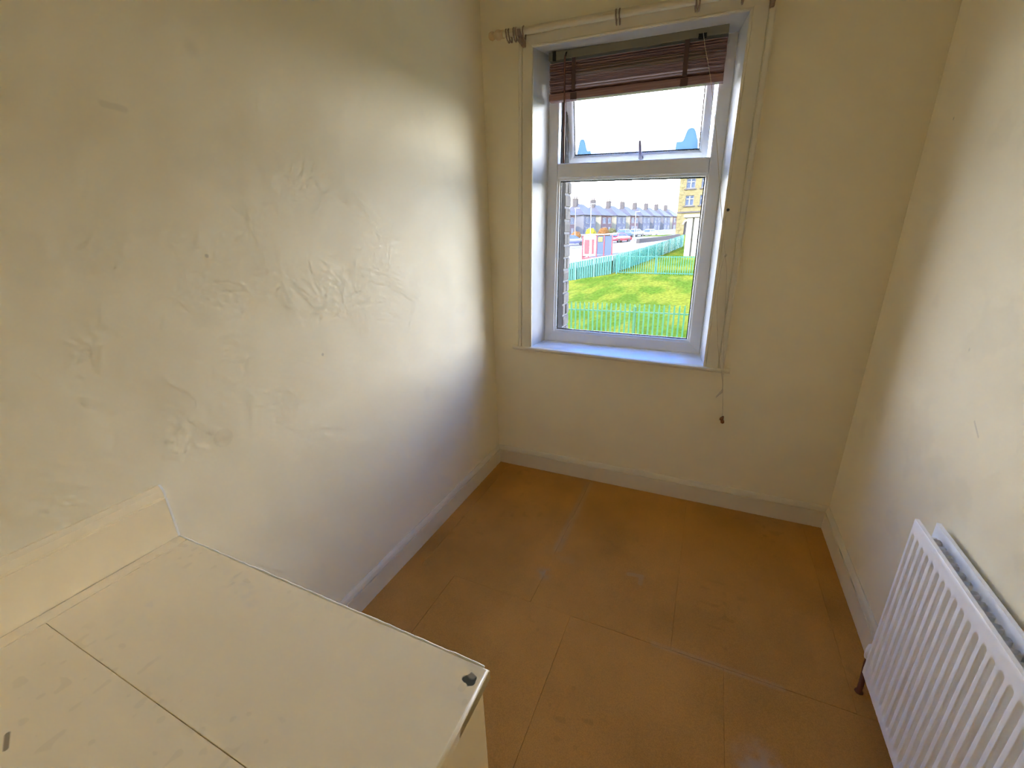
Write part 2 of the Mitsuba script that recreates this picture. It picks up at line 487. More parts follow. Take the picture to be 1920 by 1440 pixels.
def sash_pt(a, b, y):
    """Sash coordinates: b measured up, y outwards, tilted about the head hinge."""
    a, b, y = np.asarray(a, float), np.asarray(b, float), np.asarray(y, float)
    h, yy = SB1 - b, y - 0.165
    bb = SB1 - (h * math.cos(TH) + yy * math.sin(TH) * -1)
    yo = 0.165 + h * math.sin(TH) + yy * math.cos(TH)
    return a, bb, yo


def sash_loop(i, y, a0=SA0, a1=SA1):
    a, b, y = sash_pt([a0 + i, a0 + i, a1 - i, a1 - i], [SB0 + i, SB1 - i, SB1 - i, SB0 + i], [y] * 4)
    w = np.array([win(np.float64(p), np.float64(q), np.float64(r)) for p, q, r in zip(a, b, y)])
    return w


sp = [(0.0, 0.165), (0.030, 0.165), (0.036, 0.168), (0.044, 0.178), (0.044, 0.212), (0.0, 0.212)]
loops = [sash_loop(i, y) for i, y in sp]
sa = obj('sash', cat([member(loops, k, (k + 1) % 4) for k in range(4)]), 'm_upvc', wn, label='white top hung sash tilted outwards')
loops = [sash_loop(i, y) for i, y in [(0.044, 0.1785), (0.048, 0.1795), (0.048, 0.2115), (0.044, 0.2115)]]
obj('sash_gasket', cat([member(loops, k, (k + 1) % 4, 0) for k in range(4)]), 'm_gasket', wn)
g = sash_loop(0.045, 0.195)
obj('sash_pane', trimesh.Trimesh(g, [(0, 1, 2), (0, 2, 3)], process=False), 'm_glass', wn, label='glass of the tilted top sash')
# friction stay on the left of the sash
a, b, y = sash_pt([0.074] * 2, [1.30, 1.46], [0.19] * 2)
stay = np.array([win(np.float64(0.068), np.float64(1.22), np.float64(0.185)), win(np.float64(0.072), np.float64(1.36), np.float64(0.235)), win(np.float64(0.070), np.float64(1.47), np.float64(0.180))])
obj('stay', tube(stay, 0.004, 6), 'm_steel', wn, label='dark metal friction stay')
# handle on the sash foot
hp = []
for a_, b_, y_ in [(0.532, 1.066, 0.160), (0.532, 1.066, 0.140), (0.531, 1.085, 0.134), (0.528, 1.125, 0.132), (0.526, 1.155, 0.132)]:
    q = sash_pt([a_], [b_], [y_])
    hp.append(win(q[0][0], q[1][0], q[2][0]))
obj('handle', tube(hp, [0.012, 0.010, 0.009, 0.0075, 0.006], 10), 'm_handle', wn, True, label='slim pale handle standing up from the sash foot')

# splayed reveal boards between plaster and frame
F3 = {k: np.array([v[0], -0.002, v[1]]) for k, v in FRONT.items()}
P3 = {k: np.array([v[0], YF + 0.004, v[1]]) for k, v in PLATE.items()}


def board(p, q, r, s, off):
    pts = [p, q, r, s]
    off = np.array(off, float)
    return hull([*pts, *[np.asarray(k) + off for k in pts]])


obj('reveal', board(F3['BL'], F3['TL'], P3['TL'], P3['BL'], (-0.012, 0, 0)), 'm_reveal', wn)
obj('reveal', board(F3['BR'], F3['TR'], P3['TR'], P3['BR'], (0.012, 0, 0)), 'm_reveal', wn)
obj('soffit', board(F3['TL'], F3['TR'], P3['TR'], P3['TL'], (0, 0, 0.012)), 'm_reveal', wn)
# sill board with horned nose
s0 = board(F3['BL'], F3['BR'], P3['BR'], P3['BL'], (0, 0, -0.03))
nose = []
for x, z in ((0.150, 0.907), (1.447, 0.873)):
    for y, dz in ((-0.0005, -0.001), (-0.028, -0.001), (-0.034, -0.005), (-0.036, -0.012), (-0.034, -0.019), (-0.028, -0.024), (-0.0005, -0.026)):
        nose.append((x, y, z + dz))
si = obj('sill', s0, 'm_board', wn, label='white window board')
obj('nose', hull(nose), 'm_trim', si, 30, label='cream rounded nose with horns')

# architrave: three mitred moulded members
IN = np.array(quad(FRONT))
OUT = np.array([(0.186, 0.905), (0.232, 2.600), (1.418, 2.566), (1.415, 0.874)])
prof = [(-0.03, 0.0), (-0.03, -0.013), (0.03, -0.0155), (0.08, -0.0155), (0.10, -0.011), (0.16, -0.0135), (0.55, -0.0190), (0.68, -0.0195), (0.72, -0.015), (0.78, -0.0225), (0.93, -0.0255), (1.0, -0.023), (1.0, 0.0)]
loops = []
for t, y in prof:
    q = IN + (OUT - IN) * t
    loops.append(np.column_stack([q[:, 0], np.full(4, y), q[:, 1]]))


def arch_member(i, j):
    A = np.array([l[i] for l in loops])
    B = np.array([l[j] for l in loops])
    n = len(loops)
    f = []
    for k in range(n):
        q = (k + 1) % n
        f += [(k, q, n + q), (k, n + q, n + k)]
    tri = trimesh.creation.triangulate_polygon(Polygon(prof), engine='earcut')
    idx = [int(np.argmin(np.hypot(*(np.asarray(prof) - q).T))) for q in tri[0]]
    t = np.array(idx)[tri[1]]
    f += [tuple(k) for k in t] + [tuple(k[::-1] + n) for k in t]
    m = trimesh.Trimesh(np.vstack([A, B]), f, process=False)
    m.fix_normals()
    return m


ar = thing('trim_1', 'cream moulded architrave round the window', kind='structure')
obj('side_casing', arch_member(0, 1), 'm_trim', ar, 25)
obj('head_casing', arch_member(1, 2), 'm_trim', ar, 25)
obj('side_casing', arch_member(2, 3), 'm_trim', ar, 25)
obj('cord_hook', cat([lathe([(0, 0), (0.007, 0), (0.007, 0.003), (0.0025, 0.004), (0.0025, 0.014), (0.004, 0.016), (0, 0.018)], (1.333, -0.016, 1.684), (0, -1, 0), 12)]), 'm_steel', ar, True, label='small dark metal hook')

# ------------------------------------------------------------------ curtain pole and rings
SL = -0.046


def pole_pt(x):
    return np.array([x, -0.070, 2.588 + SL * (x - 0.10)])


cp = thing('curtain_pole', 'cream wooden curtain pole with ball finial above the window', 'curtain pole')
obj('pole', tube([pole_pt(x) for x in np.linspace(0.165, 1.60, 8)], 0.0165, 20), 'm_pole', cp, 40)
ax = pole_pt(1) - pole_pt(0)
ax /= np.linalg.norm(ax)
fin = [(0, 0), (0.012, 0.002), (0.0185, 0.009), (0.0205, 0.018), (0.0175, 0.028), (0.0125, 0.033), (0.0165, 0.038), (0.0225, 0.048), (0.0235, 0.058), (0.0205, 0.068), (0.015, 0.073), (0.019, 0.076), (0.019, 0.084), (0.0165, 0.086), (0, 0.086)]
obj('finial', lathe(fin, pole_pt(0.082), ax), 'm_finial', cp, 40, label='turned ball finial')
for x in (0.262, 1.398):
    p = pole_pt(x)
    cup = sweep_x([(-0.070 + 0.027 * math.cos(t), p[2] + 0.027 * math.sin(t)) for t in np.linspace(math.pi * 0.98, math.pi * 2.02, 14)] + [(-0.070 + 0.0168 * math.cos(t), p[2] + 0.0168 * math.sin(t)) for t in np.linspace(math.pi * 2.02, math.pi * 0.98, 14)], x - 0.009, x + 0.009, 'x')
    arm = rbox(x - 0.009, x + 0.009, -0.046, -0.0002, p[2] - 0.055, p[2] - 0.014, 0.003)
    drop = rbox(x - 0.009, x + 0.009, -0.078, -0.046, p[2] - 0.052, p[2] - 0.025, 0.004)
    obj('bracket', cat([cup, arm, drop]), 'm_ring', cp, label='brown wooden bracket')
ring_x = [(0.190, 0.18), (0.2045, 0.22), (0.231, 0.10), (0.2445, 0.16), (0.2835, 0.02), (0.752, 0.05), (0.768, 0.02), (1.098, 0.08), (1.112, 0.03), (1.285, -0.05)]
names = ['outermost, next to the ball finial', 'second from the ball finial', 'third from the ball finial, touching the left bracket', 'fourth from the ball finial, hiding the left bracket', 'just right of the left bracket',
         'left one of the middle pair', 'right one of the middle pair', 'left one of the pair above the cord', 'right one of the pair above the cord', 'single, near the right bracket']
for (x, lean), w in zip(ring_x, names):
    p = pole_pt(x)
    obj('curtain_ring', torus((x, p[1], p[2] - 0.0118), (1, 0.12, lean), 0.0285, 0.0034), 'm_ring', None, True,
        label=f'brown curtain ring on the cream pole, {w}', cat='curtain ring', group='curtain rings on the pole')

# ------------------------------------------------------------------ wooden blind
vb = thing('venetian_blind', 'dark red wooden slatted blind drawn up in the window head', 'blind')


def blx(a, y, b):
    # blind coordinates: a from 0 (left) to 1 (right), b height on the left; follows the skewed head
    return np.array([0.366 + a * 0.874, y, b - 0.030 * a])


def blbox(a0, a1, y0, y1, b0, b1, tilt=0.0, r=0.0015):
    pts = []
    for a in (a0, a1):
        for (y, b) in ((y0 + r, b0), (y0, b0 + r), (y0, b1 - r), (y0 + r, b1), (y1 - r, b1), (y1, b1 - r), (y1, b0 + r), (y1 - r, b0)):
            pts.append(blx(a, y, b + tilt * (y - (y0 + y1) / 2)))
    return hull(pts)


obj('headrail', blbox(0.0, 1.0, 0.068, 0.128, 2.474, 2.512), 'm_headrail', vb, label='painted headrail')
rb = random.Random(11)
ns = 12
for i in range(ns):
    b = 2.461 - i * 0.0117
    dy, da = rb.uniform(-0.007, 0.006), rb.uniform(-0.003, 0.003)
    obj('slat', blbox(0.002 + da, 0.999 + da, 0.079 + dy, 0.117 + dy, b - 0.0036, b, -0.24 + rb.uniform(-0.12, 0.10), 0.001), 'm_slat', vb)
obj('bottom_rail', blbox(0.0, 1.0, 0.076, 0.120, 2.288, 2.324, 0.0, 0.003), 'm_slat', vb, label='thick bottom rail')
for a in (0.16, 0.80):
    ms = [blbox(a - 0.012, a + 0.012, 0.0685, 0.0698, 2.324, 2.474, 0, 0.0003)]
    obj('ladder_tape', cat(ms), 'm_tape', vb)
    obj('plug', blbox(a - 0.02, a + 0.02, 0.0740, 0.0762, 2.286, 2.318, 0, 0.001), 'm_tape', vb, label='dark end of the ladder tape')
obj('wand_hook', tube([blx(0.115, 0.066, 2.500), blx(0.115, 0.056, 2.494), blx(0.115, 0.052, 2.480)], 0.004, 8), 'm_dark', vb, label='dark wand hook')
obj('cord_lock', blbox(0.855, 0.895, 0.058, 0.070, 2.468, 2.486), 'm_dark', vb, label='dark cord lock')
obj('end_bracket', blbox(0.030, 0.048, 0.058, 0.072, 2.470, 2.512), 'm_dark', vb, label='dark headrail bracket')
obj('wand', tube([(0.463, 0.052, 2.480), (0.463, 0.052, 2.20), (0.462, 0.055, 1.972)], 0.0048, 8), 'm_wand', vb, True, label='thin red brown tilt wand')
knot = (1.347, -0.034, 1.470)
c1 = [(1.132, 0.056, 2.462), (1.150, 0.052, 2.390), (1.178, 0.046, 2.297), (1.236, 0.020, 2.043), (1.290, -0.004, 1.75), knot]
c2 = [knot, (1.336, -0.036, 1.40), (1.334, -0.036, 1.31), (1.352, -0.036, 1.12), (1.385, -0.040, 0.93), (1.405, -0.050, 0.86), (1.424, -0.030, 0.752)]
c3 = [knot, (1.362, -0.036, 1.40), (1.378, -0.036, 1.22), (1.392, -0.036, 1.05), (1.405, -0.042, 0.93), (1.412, -0.050, 0.865), (1.436, -0.020, 0.66), (1.444, -0.014, 0.585)]


def smooth_path(p, n=40):
    p = np.asarray(p, float)
    s = np.r_[0, np.cumsum(np.linalg.norm(np.diff(p, axis=0), axis=1))]
    from scipy.interpolate import PchipInterpolator
    t = np.linspace(0, s[-1], n)
    return np.column_stack([PchipInterpolator(s, p[:, k])(t) for k in range(3)])


obj('cord', cat([tube(smooth_path(c1), 0.0014, 6)]), 'm_cord', vb, True, label='thin pull cord slanting to the architrave')
obj('cord', cat([tube(smooth_path(c2), 0.0016, 6), tube(smooth_path(c3), 0.0014, 6), trimesh.creation.icosphere(2, 0.008).apply_translation(knot)]), 'm_cord', vb, True, label='knotted cord hanging below the sill')
obj('cord_toggle', tube([(1.424, -0.030, 0.756), (1.420, -0.028, 0.742), (1.396, -0.024, 0.705)], [0.004, 0.007, 0.003], 8), 'm_cord', vb, True, label='pale cord toggle')
acorn = [(0, 0), (0.006, 0.001), (0.0095, 0.006), (0.0095, 0.014), (0.006, 0.024), (0.0025, 0.030), (0, 0.031)]
obj('tassel', lathe(acorn, (1.436, -0.016, 0.566), (0.45, 0, 1), 14), 'm_tassel', vb, 40, label='brown wooden cord acorn')
obj('tassel', lathe(acorn, (1.449, -0.014, 0.548), (-0.2, 0, 1), 14), 'm_tassel', vb, 40, label='brown wooden cord acorn')


# plain blue window clings on the sash glass
def cling(a0, pts, label):
    P = Polygon(pts).buffer(0.004).buffer(-0.002)
    tri = trimesh.creation.triangulate_polygon(P, engine='earcut')
    pts2, f = np.array(tri[0]), np.array(tri[1])
    a, b, y = sash_pt(a0 + pts2[:, 0], SB0 + 0.046 + pts2[:, 1], np.full(len(pts2), 0.1935))
    v0 = np.array([win(np.float64(p), np.float64(q), np.float64(r)) for p, q, r in zip(a, b, y)])
    return obj('window_cling', trimesh.Trimesh(v0, f, process=False), 'm_cling', None, label=label, cat='sticker')


hump = [(0, 0)] + [(x, 0.062 * math.exp(-abs((x - 0.075) / 0.030) ** 4) + 0.038) for x in np.linspace(0.004, 0.112, 22)] + [(0.116, 0)]
cling(0.716, hump, 'blue rounded sticker in the right corner of the top pane')
hump = [(0, 0)] + [(x, 0.062 * math.exp(-abs((x - 0.032) / 0.022) ** 4) + 0.016) for x in np.linspace(0.002, 0.082, 24)] + [(0.086, 0)]
cling(0.140, hump, 'small blue sticker in the left corner of the top pane')

# ------------------------------------------------------------------ radiator
rd = thing('radiator', 'white double panel radiator with vertical flutes on the right wall', 'radiator')
RY1, RY0, RZ0, RZ1 = -1.003, -1.636, 0.074, 0.735
XF, XR = 1.950, 2.004


def panel(xf, sgn, th):
    """A fluted pressed panel: x of the front face over (y, z)."""
    pitch = (RY1 - RY0 - 0.024) / 18.0
    ys = [RY0, RY0 + 0.006]
    for k in range(18):
        c = RY0 + 0.012 + k * pitch
        for u in (0.0, 0.16, 0.26, 0.36, 0.46, 0.64, 0.74, 0.84, 0.94):
            ys.append(c + u * pitch)
    ys += [RY1 - 0.012, RY1 - 0.006, RY1]
    ys = np.array(sorted(set(np.round(ys, 6))))
    zs = np.r_[RZ0, RZ0 + 0.004, RZ0 + np.array([0.018, 0.030, 0.036, 0.042, 0.05, 0.06]), np.linspace(RZ0 + 0.09, RZ1 - 0.09, 6), RZ1 - np.array([0.062, 0.055, 0.050, 0.045, 0.040, 0.034, 0.016, 0.004, 0.0])]
    Yg, Zg = np.meshgrid(ys, zs, indexing='ij')
    ph = ((Yg - RY0 - 0.012) / pitch) % 1.0
    inside = (Yg > RY0 + 0.0115) & (Yg < RY1 - 0.0115)
    chan = np.where(inside, np.clip(1 - np.abs(ph - 0.55) / 0.24, 0, 1), 0)
    chan = np.clip(chan * 1.8, 0, 1)
    chan = chan * chan * (3 - 2 * chan)
    rz = np.clip((RZ1 - 0.036 - Zg) / 0.022, 0, 1) * np.clip((Zg - RZ0 - 0.030) / 0.022, 0, 1)
    depth = 0.0085 * chan * rz * rz * (3 - 2 * rz)
    edge = np.maximum(np.clip(1 - (RZ1 - Zg) / 0.006, 0, 1), np.clip(1 - (Zg - RZ0) / 0.006, 0, 1))
    edge = np.maximum(edge, np.maximum(np.clip(1 - (RY1 - Yg) / 0.008, 0, 1), np.clip(1 - (Yg - RY0) / 0.008, 0, 1)))
    x = xf + sgn * (depth + 0.003 * edge ** 2)
    ny, nz = Yg.shape
    v = np.column_stack([x.ravel(), Yg.ravel(), Zg.ravel()])
    vb_ = np.column_stack([np.full(ny * nz, xf + sgn * th), Yg.ravel(), Zg.ravel()])
    f = []
    I = lambda i, j: i * nz + j
    for i in range(ny - 1):
        for j in range(nz - 1):
            q = (I(i, j), I(i + 1, j), I(i + 1, j + 1), I(i, j + 1))
            f += [(q[0], q[1], q[2]), (q[0], q[2], q[3])]
    N = ny * nz
    f2 = [tuple(k + N for k in t[::-1]) for t in f]
    rim = [I(i, 0) for i in range(ny)] + [I(ny - 1, j) for j in range(1, nz)] + [I(i, nz - 1) for i in range(ny - 2, -1, -1)] + [I(0, j) for j in range(nz - 2, 0, -1)]
    side = []
    for k in range(len(rim)):
        a_, b_ = rim[k], rim[(k + 1) % len(rim)]
        side += [(a_, b_, b_ + N), (a_, b_ + N, a_ + N)]
    m = trimesh.Trimesh(np.vstack([v, vb_]), f + f2 + side, process=False)
    m.fix_normals()
    return m


obj('front_panel', panel(XF, 1, 0.0135), 'm_radiator', rd, 35, label='fluted white front panel')
obj('rear_panel', panel(XR + 0.0135, -1, 0.0135), 'm_radiator', rd, 35, label='white rear panel close to the wall')
# folded convector sheet between the panels
zig = []
k = 0
y = RY0 + 0.03
while y < RY1 - 0.03:
    zig.append((XF + 0.0142 if (k // 2) % 2 == 0 else XR - 0.0006, y))
    if k % 2 == 1:
        y += 0.004
    else:
        y += 0.0135
    k += 1
path = np.array(zig)
v = np.vstack([np.column_stack([path, np.full(len(path), z)]) for z in (RZ0 + 0.05, RZ1 - 0.030)])
n = len(path)
f = []
for i in range(n - 1):
    f += [(i, i + 1, n + i + 1), (i, n + i + 1, n + i)]
obj('convector', trimesh.Trimesh(v, f, process=False), 'm_radiator', rd, label='folded convector between the panels')
for z in (RZ0 + 0.045, RZ1 - 0.05):
    obj('connector', tube([(XF + 0.014, RY1 - 0.028, z), (XR - 0.0008, RY1 - 0.028, z)], 0.014, 14), 'm_radiator', rd)
obj('valve', cat([tube([(1.977, RY1 - 0.028, 0.118), (1.977, RY1 + 0.040, 0.118)], 0.011, 14), lathe([(0, -0.02), (0.013, -0.02), (0.0145, -0.01), (0.0145, 0.018), (0.012, 0.035), (0.009, 0.040), (0, 0.041)], (1.977, RY1 + 0.046, 0.118), (0, 0, 1), 16)]), 'm_radiator', rd, 40, label='white capped valve')
obj('union_nut', tube([(1.977, RY1 + 0.014, 0.118), (1.977, RY1 + 0.026, 0.118)], 0.0135, 6), 'm_dark', rd, label='dark union nut')
obj('pipe', tube([(1.977, RY1 + 0.046, 0.100), (1.976, RY1 + 0.044, 0.07), (1.966, RY1 + 0.015, 0.045), (1.956, RY1 - 0.012, 0.028), (1.952, RY1 - 0.022, 0.012), (1.952, RY1 - 0.023, 0.0)], 0.0085, 14), 'm_pipe', rd, 40, label='dark red painted pipe tail')
obj('collar', lathe([(0.008, 0), (0.0135, 0), (0.0125, 0.003), (0.010, 0.006), (0.008, 0.006)], (1.952, RY1 - 0.023, 0.0), (0, 0, 1), 18), 'm_pipe', rd, 40)
for y in (RY1 - 0.12, RY0 + 0.12):
    obj('bracket', rbox(XR + 0.0137, W - 0.0002, y - 0.014, y + 0.014, RZ0 + 0.10, RZ1 - 0.10, 0.001), 'm_radiator', rd)

# ------------------------------------------------------------------ boxed-in stair bulkhead
sb = thing('stair_bulkhead', 'cream painted boxed-in stair bulkhead with chipped plank top', 'bulkhead')
ZB, YBK, XB = 0.8313, -2.0136, 0.9974
TOPT = 0.024


def plank(x0, x1, y0, y1, z1, rx0=0.0012, rx1=0.0012, ry0=0.0012, ry1=0.0012):
    """A board whose top arrises have their own rounding."""
    pts = []
    for x, s, r in ((x0, 1, rx0), (x1, -1, rx1)):
        for y, t, q in ((y0, 1, ry0), (y1, -1, ry1)):
            for k in range(5):
                an = k / 4 * math.pi / 2
                pts.append((x + s * r * (1 - math.sin(an)), y + t * q * (1 - math.sin(an)), z1 - max(r, q) * (1 - math.cos(an))))
            pts.append((x, y, ZB - TOPT))
    return hull(pts)


obj('edge_strip', plank(0.0185, 0.0560, YB + 0.02, YBK, ZB + 0.0004, ry1=0.003), 'm_gloss', sb, 30, label='narrow strip along the wall')
obj('top_board', plank(0.0572, XB, -2.3035, YBK, ZB, rx1=0.007, ry1=0.004), 'm_gloss', sb, 50)
obj('top_board', plank(0.0572, XB, -2.590, -2.3038, ZB - 0.0005, rx1=0.007), 'm_gloss', sb, 50)
obj('top_board', plank(0.0572, XB, -2.880, -2.5903, ZB, rx1=0.007), 'm_gloss', sb, 50)
obj('top_board', plank(0.0572, XB, YB + 0.02, -2.8803, ZB, rx1=0.007), 'm_gloss', sb, 50)
hu = 0.1593
up = [(0.0, 0.0), (0.018, 0.0), (0.018, hu - 0.037), (0.0155, hu - 0.0355), (0.0155, hu - 0.031), (0.0185, hu - 0.029), (0.016, hu - 0.010), (0.006, hu), (0.0, hu)]
obj('upstand', sweep_x([(a_, ZB + 0.0006 + b_) for a_, b_ in up], YB + 0.02, YBK - 0.002, 'y'), 'm_gloss', sb, label='moulded upstand board against the wall')
obj('upstand_end', sweep_x([(a_ * 1.0, ZB + 0.0006 + b_) for a_, b_ in up], YBK - 0.0018, YBK + 0.0035, 'y'), 'm_raw', sb, label='raw white sawn end of the upstand')
obj('side_panel', rbox(XB - 0.030, XB - 0.011, YB + 0.02, YBK - 0.011, 0.0, ZB - TOPT - 0.0004, 0.002), 'm_gloss', sb)
obj('end_panel', rbox(0.0, XB - 0.0304, YBK - 0.029, YBK - 0.011, 0.0, ZB - TOPT - 0.0004, 0.002), 'm_gloss', sb)
# the chipped edge bead that catches the window light
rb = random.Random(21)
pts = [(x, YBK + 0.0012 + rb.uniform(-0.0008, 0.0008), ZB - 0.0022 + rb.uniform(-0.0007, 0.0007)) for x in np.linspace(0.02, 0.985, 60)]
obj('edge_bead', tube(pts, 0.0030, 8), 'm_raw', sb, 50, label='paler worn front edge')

# ------------------------------------------------------------------ outside: ground
LAWN = np.array([(-16, 8, -3.2), (-7, 9, -3.05), (5, 9, -3.05), (-7, 13.5, -2.98), (3, 13.5, -2.95), (-3, 24, -2.45), (4, 24, -2.45), (-6.6, 36, -1.88), (0, 36, -1.97), (5, 36, -1.95), (-10.7, 35.8, -2.60), (-14, 35, -3.0),
                 (-2, 45, -1.45), (3, 45, -1.55), (-4.7, 49, -1.25), (-2.7, 62, -0.58), (3, 62, -0.8), (-4, 85, 0.68), (4, 85, 0.6)])
STREET = np.array([(-12.6, 42, -1.40), (-11, 42, -1.0), (-8, 42, -0.55), (-6.6, 37, -0.75), (-11, 36.6, -1.7), (-15, 50, -0.55), (-11.6, 60, -0.22), (-17, 62, -0.20), (-12, 68, -0.08), (-20, 62, -0.2), (-8.3, 60, 0.05), (-4, 72, 0.40),
                   (-24, 80, 0.25), (-21, 95, 0.55), (-12, 100, 0.29), (-30, 95, 0.65), (-10.6, 110, 0.60), (-5, 85, 0.6), (-13, 150, 0.93), (-8, 150, 0.95), (-35, 150, 1.0), (-40, 80, 0.3), (-30, 50, -0.8), (2, 120, 0.8), (5, 160, 1.0)])
f_lawn = RBFInterpolator(LAWN[:, :2], LAWN[:, 2], kernel='linear', smoothing=0.5)
f_street = RBFInterpolator(STREET[:, :2], STREET[:, 2], kernel='linear', smoothing=0.5)
FENCE = [(-15.0, 35.6), (-6.62, 36.0), (-2.55, 62.0)]


def sheet(fz, xs, ys, mask=None, dz=0.0):
    X, Y = np.meshgrid(xs, ys, indexing='ij')
    Z = fz(np.column_stack([X.ravel(), Y.ravel()])).reshape(X.shape) + dz
    v = np.column_stack([X.ravel(), Y.ravel(), Z.ravel()])
    n = len(ys)
    f = []
    for i in range(len(xs) - 1):
        for j in range(n - 1):
            q = (i * n + j, (i + 1) * n + j, (i + 1) * n + j + 1, i * n + j + 1)
            f += [(q[0], q[1], q[2]), (q[0], q[2], q[3])]
    return trimesh.Trimesh(v, f, process=False)


lm = sheet(f_lawn, np.linspace(-18, 12, 46), np.r_[np.linspace(7, 40, 60), np.linspace(41, 96, 40)])
p = np.asarray(lm.vertices).copy()
p[:, 2] += 0.09 * (meshkit.fbm(p * np.array([0.8, 0.5, 0]), 4, 3) - 0.5)
lm.vertices = p
obj('lawn', lm, 'm_grass', None, True, kind='structure', label='sunlit rough grass field beyond the window')


def street_grid():
    # parametrised from the fence line outwards so that its edge runs along the fence
    rows, cols = 70, 26
    s = np.linspace(0, 1, rows)
    pts = np.array([(-15.0, 36.0), (-6.9, 36.4), (-2.9, 62.4), (-5.9, 82.0), (4.0, 100.0), (14.0, 170.0)])
    L = np.r_[0, np.cumsum(np.linalg.norm(np.diff(pts, axis=0), axis=1))]
    ex = np.interp(s * L[-1], L, pts[:, 0])
    ey = np.interp(s * L[-1], L, pts[:, 1])
    far = np.column_stack([np.linspace(-62, -62, rows), np.linspace(36, 210, rows)])
    w = np.linspace(0, 1, cols) ** 1.5
    v = []
    for i in range(rows):
        for t in w:
            x, y = ex[i] * (1 - t) + far[i, 0] * t, ey[i] * (1 - t) + far[i, 1] * t
            v.append((x, y))
    v = np.array(v)
    z = f_street(v)
    f = []
    for i in range(rows - 1):
        for j in range(cols - 1):
            q = (i * cols + j, i * cols + j + 1, (i + 1) * cols + j + 1, (i + 1) * cols + j)
            f += [(q[0], q[2], q[1]), (q[0], q[3], q[2])]
    return trimesh.Trimesh(np.column_stack([v, z]), f, process=False)


obj('pavement', street_grid(), 'm_pavement', None, True, kind='structure', label='pale pavement and street ground behind the green fence')


def ribbon(center, width, fz, dz):
    c = np.asarray(center, float)
    t = np.gradient(c, axis=0)
    t /= np.linalg.norm(t, axis=1, keepdims=True)
    nrm = np.column_stack([-t[:, 1], t[:, 0]])
    v = []
    for k in (-0.5, -0.17, 0.17, 0.5):
        q = c + nrm * width * k
        v.append(np.column_stack([q, fz(q) + dz]))
    n = len(c)
    v = np.vstack(v)
    f = []
    for a_ in range(3):
        for i in range(n - 1):
            f += [(a_ * n + i, a_ * n + i + 1, (a_ + 1) * n + i + 1), (a_ * n + i, (a_ + 1) * n + i + 1, (a_ + 1) * n + i)]
    return trimesh.Trimesh(v, f, process=False)


s = np.linspace(0, 1, 60)
ROADC = np.column_stack([np.interp(s, [0, 0.25, 0.5, 1], [-30, -17.8, -13.6, -3.0]), np.interp(s, [0, 0.25, 0.5, 1], [42, 58, 78, 170])])
obj('road', ribbon(ROADC, 7.0, f_street, 0.03), 'm_road', None, True, kind='structure', label='grey road running past the terrace of houses')


# ------------------------------------------------------------------ fences
def bar_dict(mat, w, d, h, spear=True):
    if spear:
        prof_ = [(-w / 2, 0), (w / 2, 0), (w / 2, h - 0.10), (w * 0.18, h), (-w * 0.18, h), (-w / 2, h - 0.10)]
    else:
        prof_ = [(-w / 2, 0), (w / 2, 0), (w / 2, h), (-w / 2, h)]
    m = slab_y(Polygon(prof_), -d / 2, d / 2)
    return mikit.ply(m, mat)


nf = thing('palisade_fence', 'near green palisade fence with pointed pales across the lower pane', 'fence')
pd = bar_dict('m_green', 0.060, 0.025, 2.02)
YN = 13.5
for i in range(58):
    x = -6.6 + i * 0.1715
    obj('pale', pd, None, nf, to_world=T().translate([x, YN, -2.94 + 0.006 * math.sin(i * 2.3)]))
for z in (-1.23, -2.6):
    obj('rail', bx(-6.7, 3.3, YN + 0.014, YN + 0.06, z - 0.025, z + 0.025), 'm_green', nf)
for x in (-6.7, -3.9, -1.12, 1.65):
    obj('post', bx(x - 0.05, x + 0.05, YN + 0.061, YN + 0.16, -3.05, -1.05), 'm_green', nf)

mf = thing('railing_fence', 'green vertical bar railing crossing the grass behind the near fence', 'fence')
md = bar_dict('m_teal', 0.045, 0.03, 1.50, False)
for i in range(51):
    x = -6.22 + i * 0.185
    t = min(1.0, (x + 6.6) / 6.6)
    obj('bar', md, None, mf, to_world=T().translate([x, 36.0, -1.86 - 0.11 * t]))
for z0 in (1.42, 0.10):
    v = hull([(x, y, -1.86 - 0.11 * min(1.4, (x + 6.6) / 6.6) + z0 + dz) for x in (-6.28, 3.0) for y in (36.02, 36.06) for dz in (-0.03, 0.03)])
    obj('rail', v, 'm_teal', mf)
for x in (-6.28, -3.0, 0.6):
    obj('post', bx(x - 0.05, x + 0.05, 36.065, 36.16, -2.05 - 0.05, -0.36 - 0.05 * (x + 6.6) / 3.3), 'm_teal', mf)

prin('m_greenpost', (0.055, 0.19, 0.14), 0.5, 0.3)
prin('m_fencelow', (0.017, 0.078, 0.056), 0.5, 0.3)
df = thing('boundary_fence', 'green close-boarded fence at the left, below the bus shelter', 'fence')
dd = bar_dict('m_teal', 0.10, 0.03, 1.55, True)
n1 = 40
for i in range(n1):
    x = -15.0 + (i + 0.5) * (15.0 - 6.66) / n1
    zb = float(np.interp(x, [-15, -10.7, -6.6], [-3.30, -2.60, -1.90]))
    obj('pale', mikit.ply(slab_y(Polygon([(-0.085, 0), (0.085, 0), (0.085, 1.56), (-0.085, 1.56)]), -0.015, 0.015), 'm_fencelow') if i == 0 else scene['boundary_fence__pale'], None, df, to_world=T().translate([x, 35.9, zb]))
dg = thing('boundary_fence', 'green pale fence climbing beside the pavement towards the stone building', 'fence')
n2 = 76
L2 = math.hypot(4.07, 26.0)
ang = math.degrees(math.atan2(26.0, 4.07))
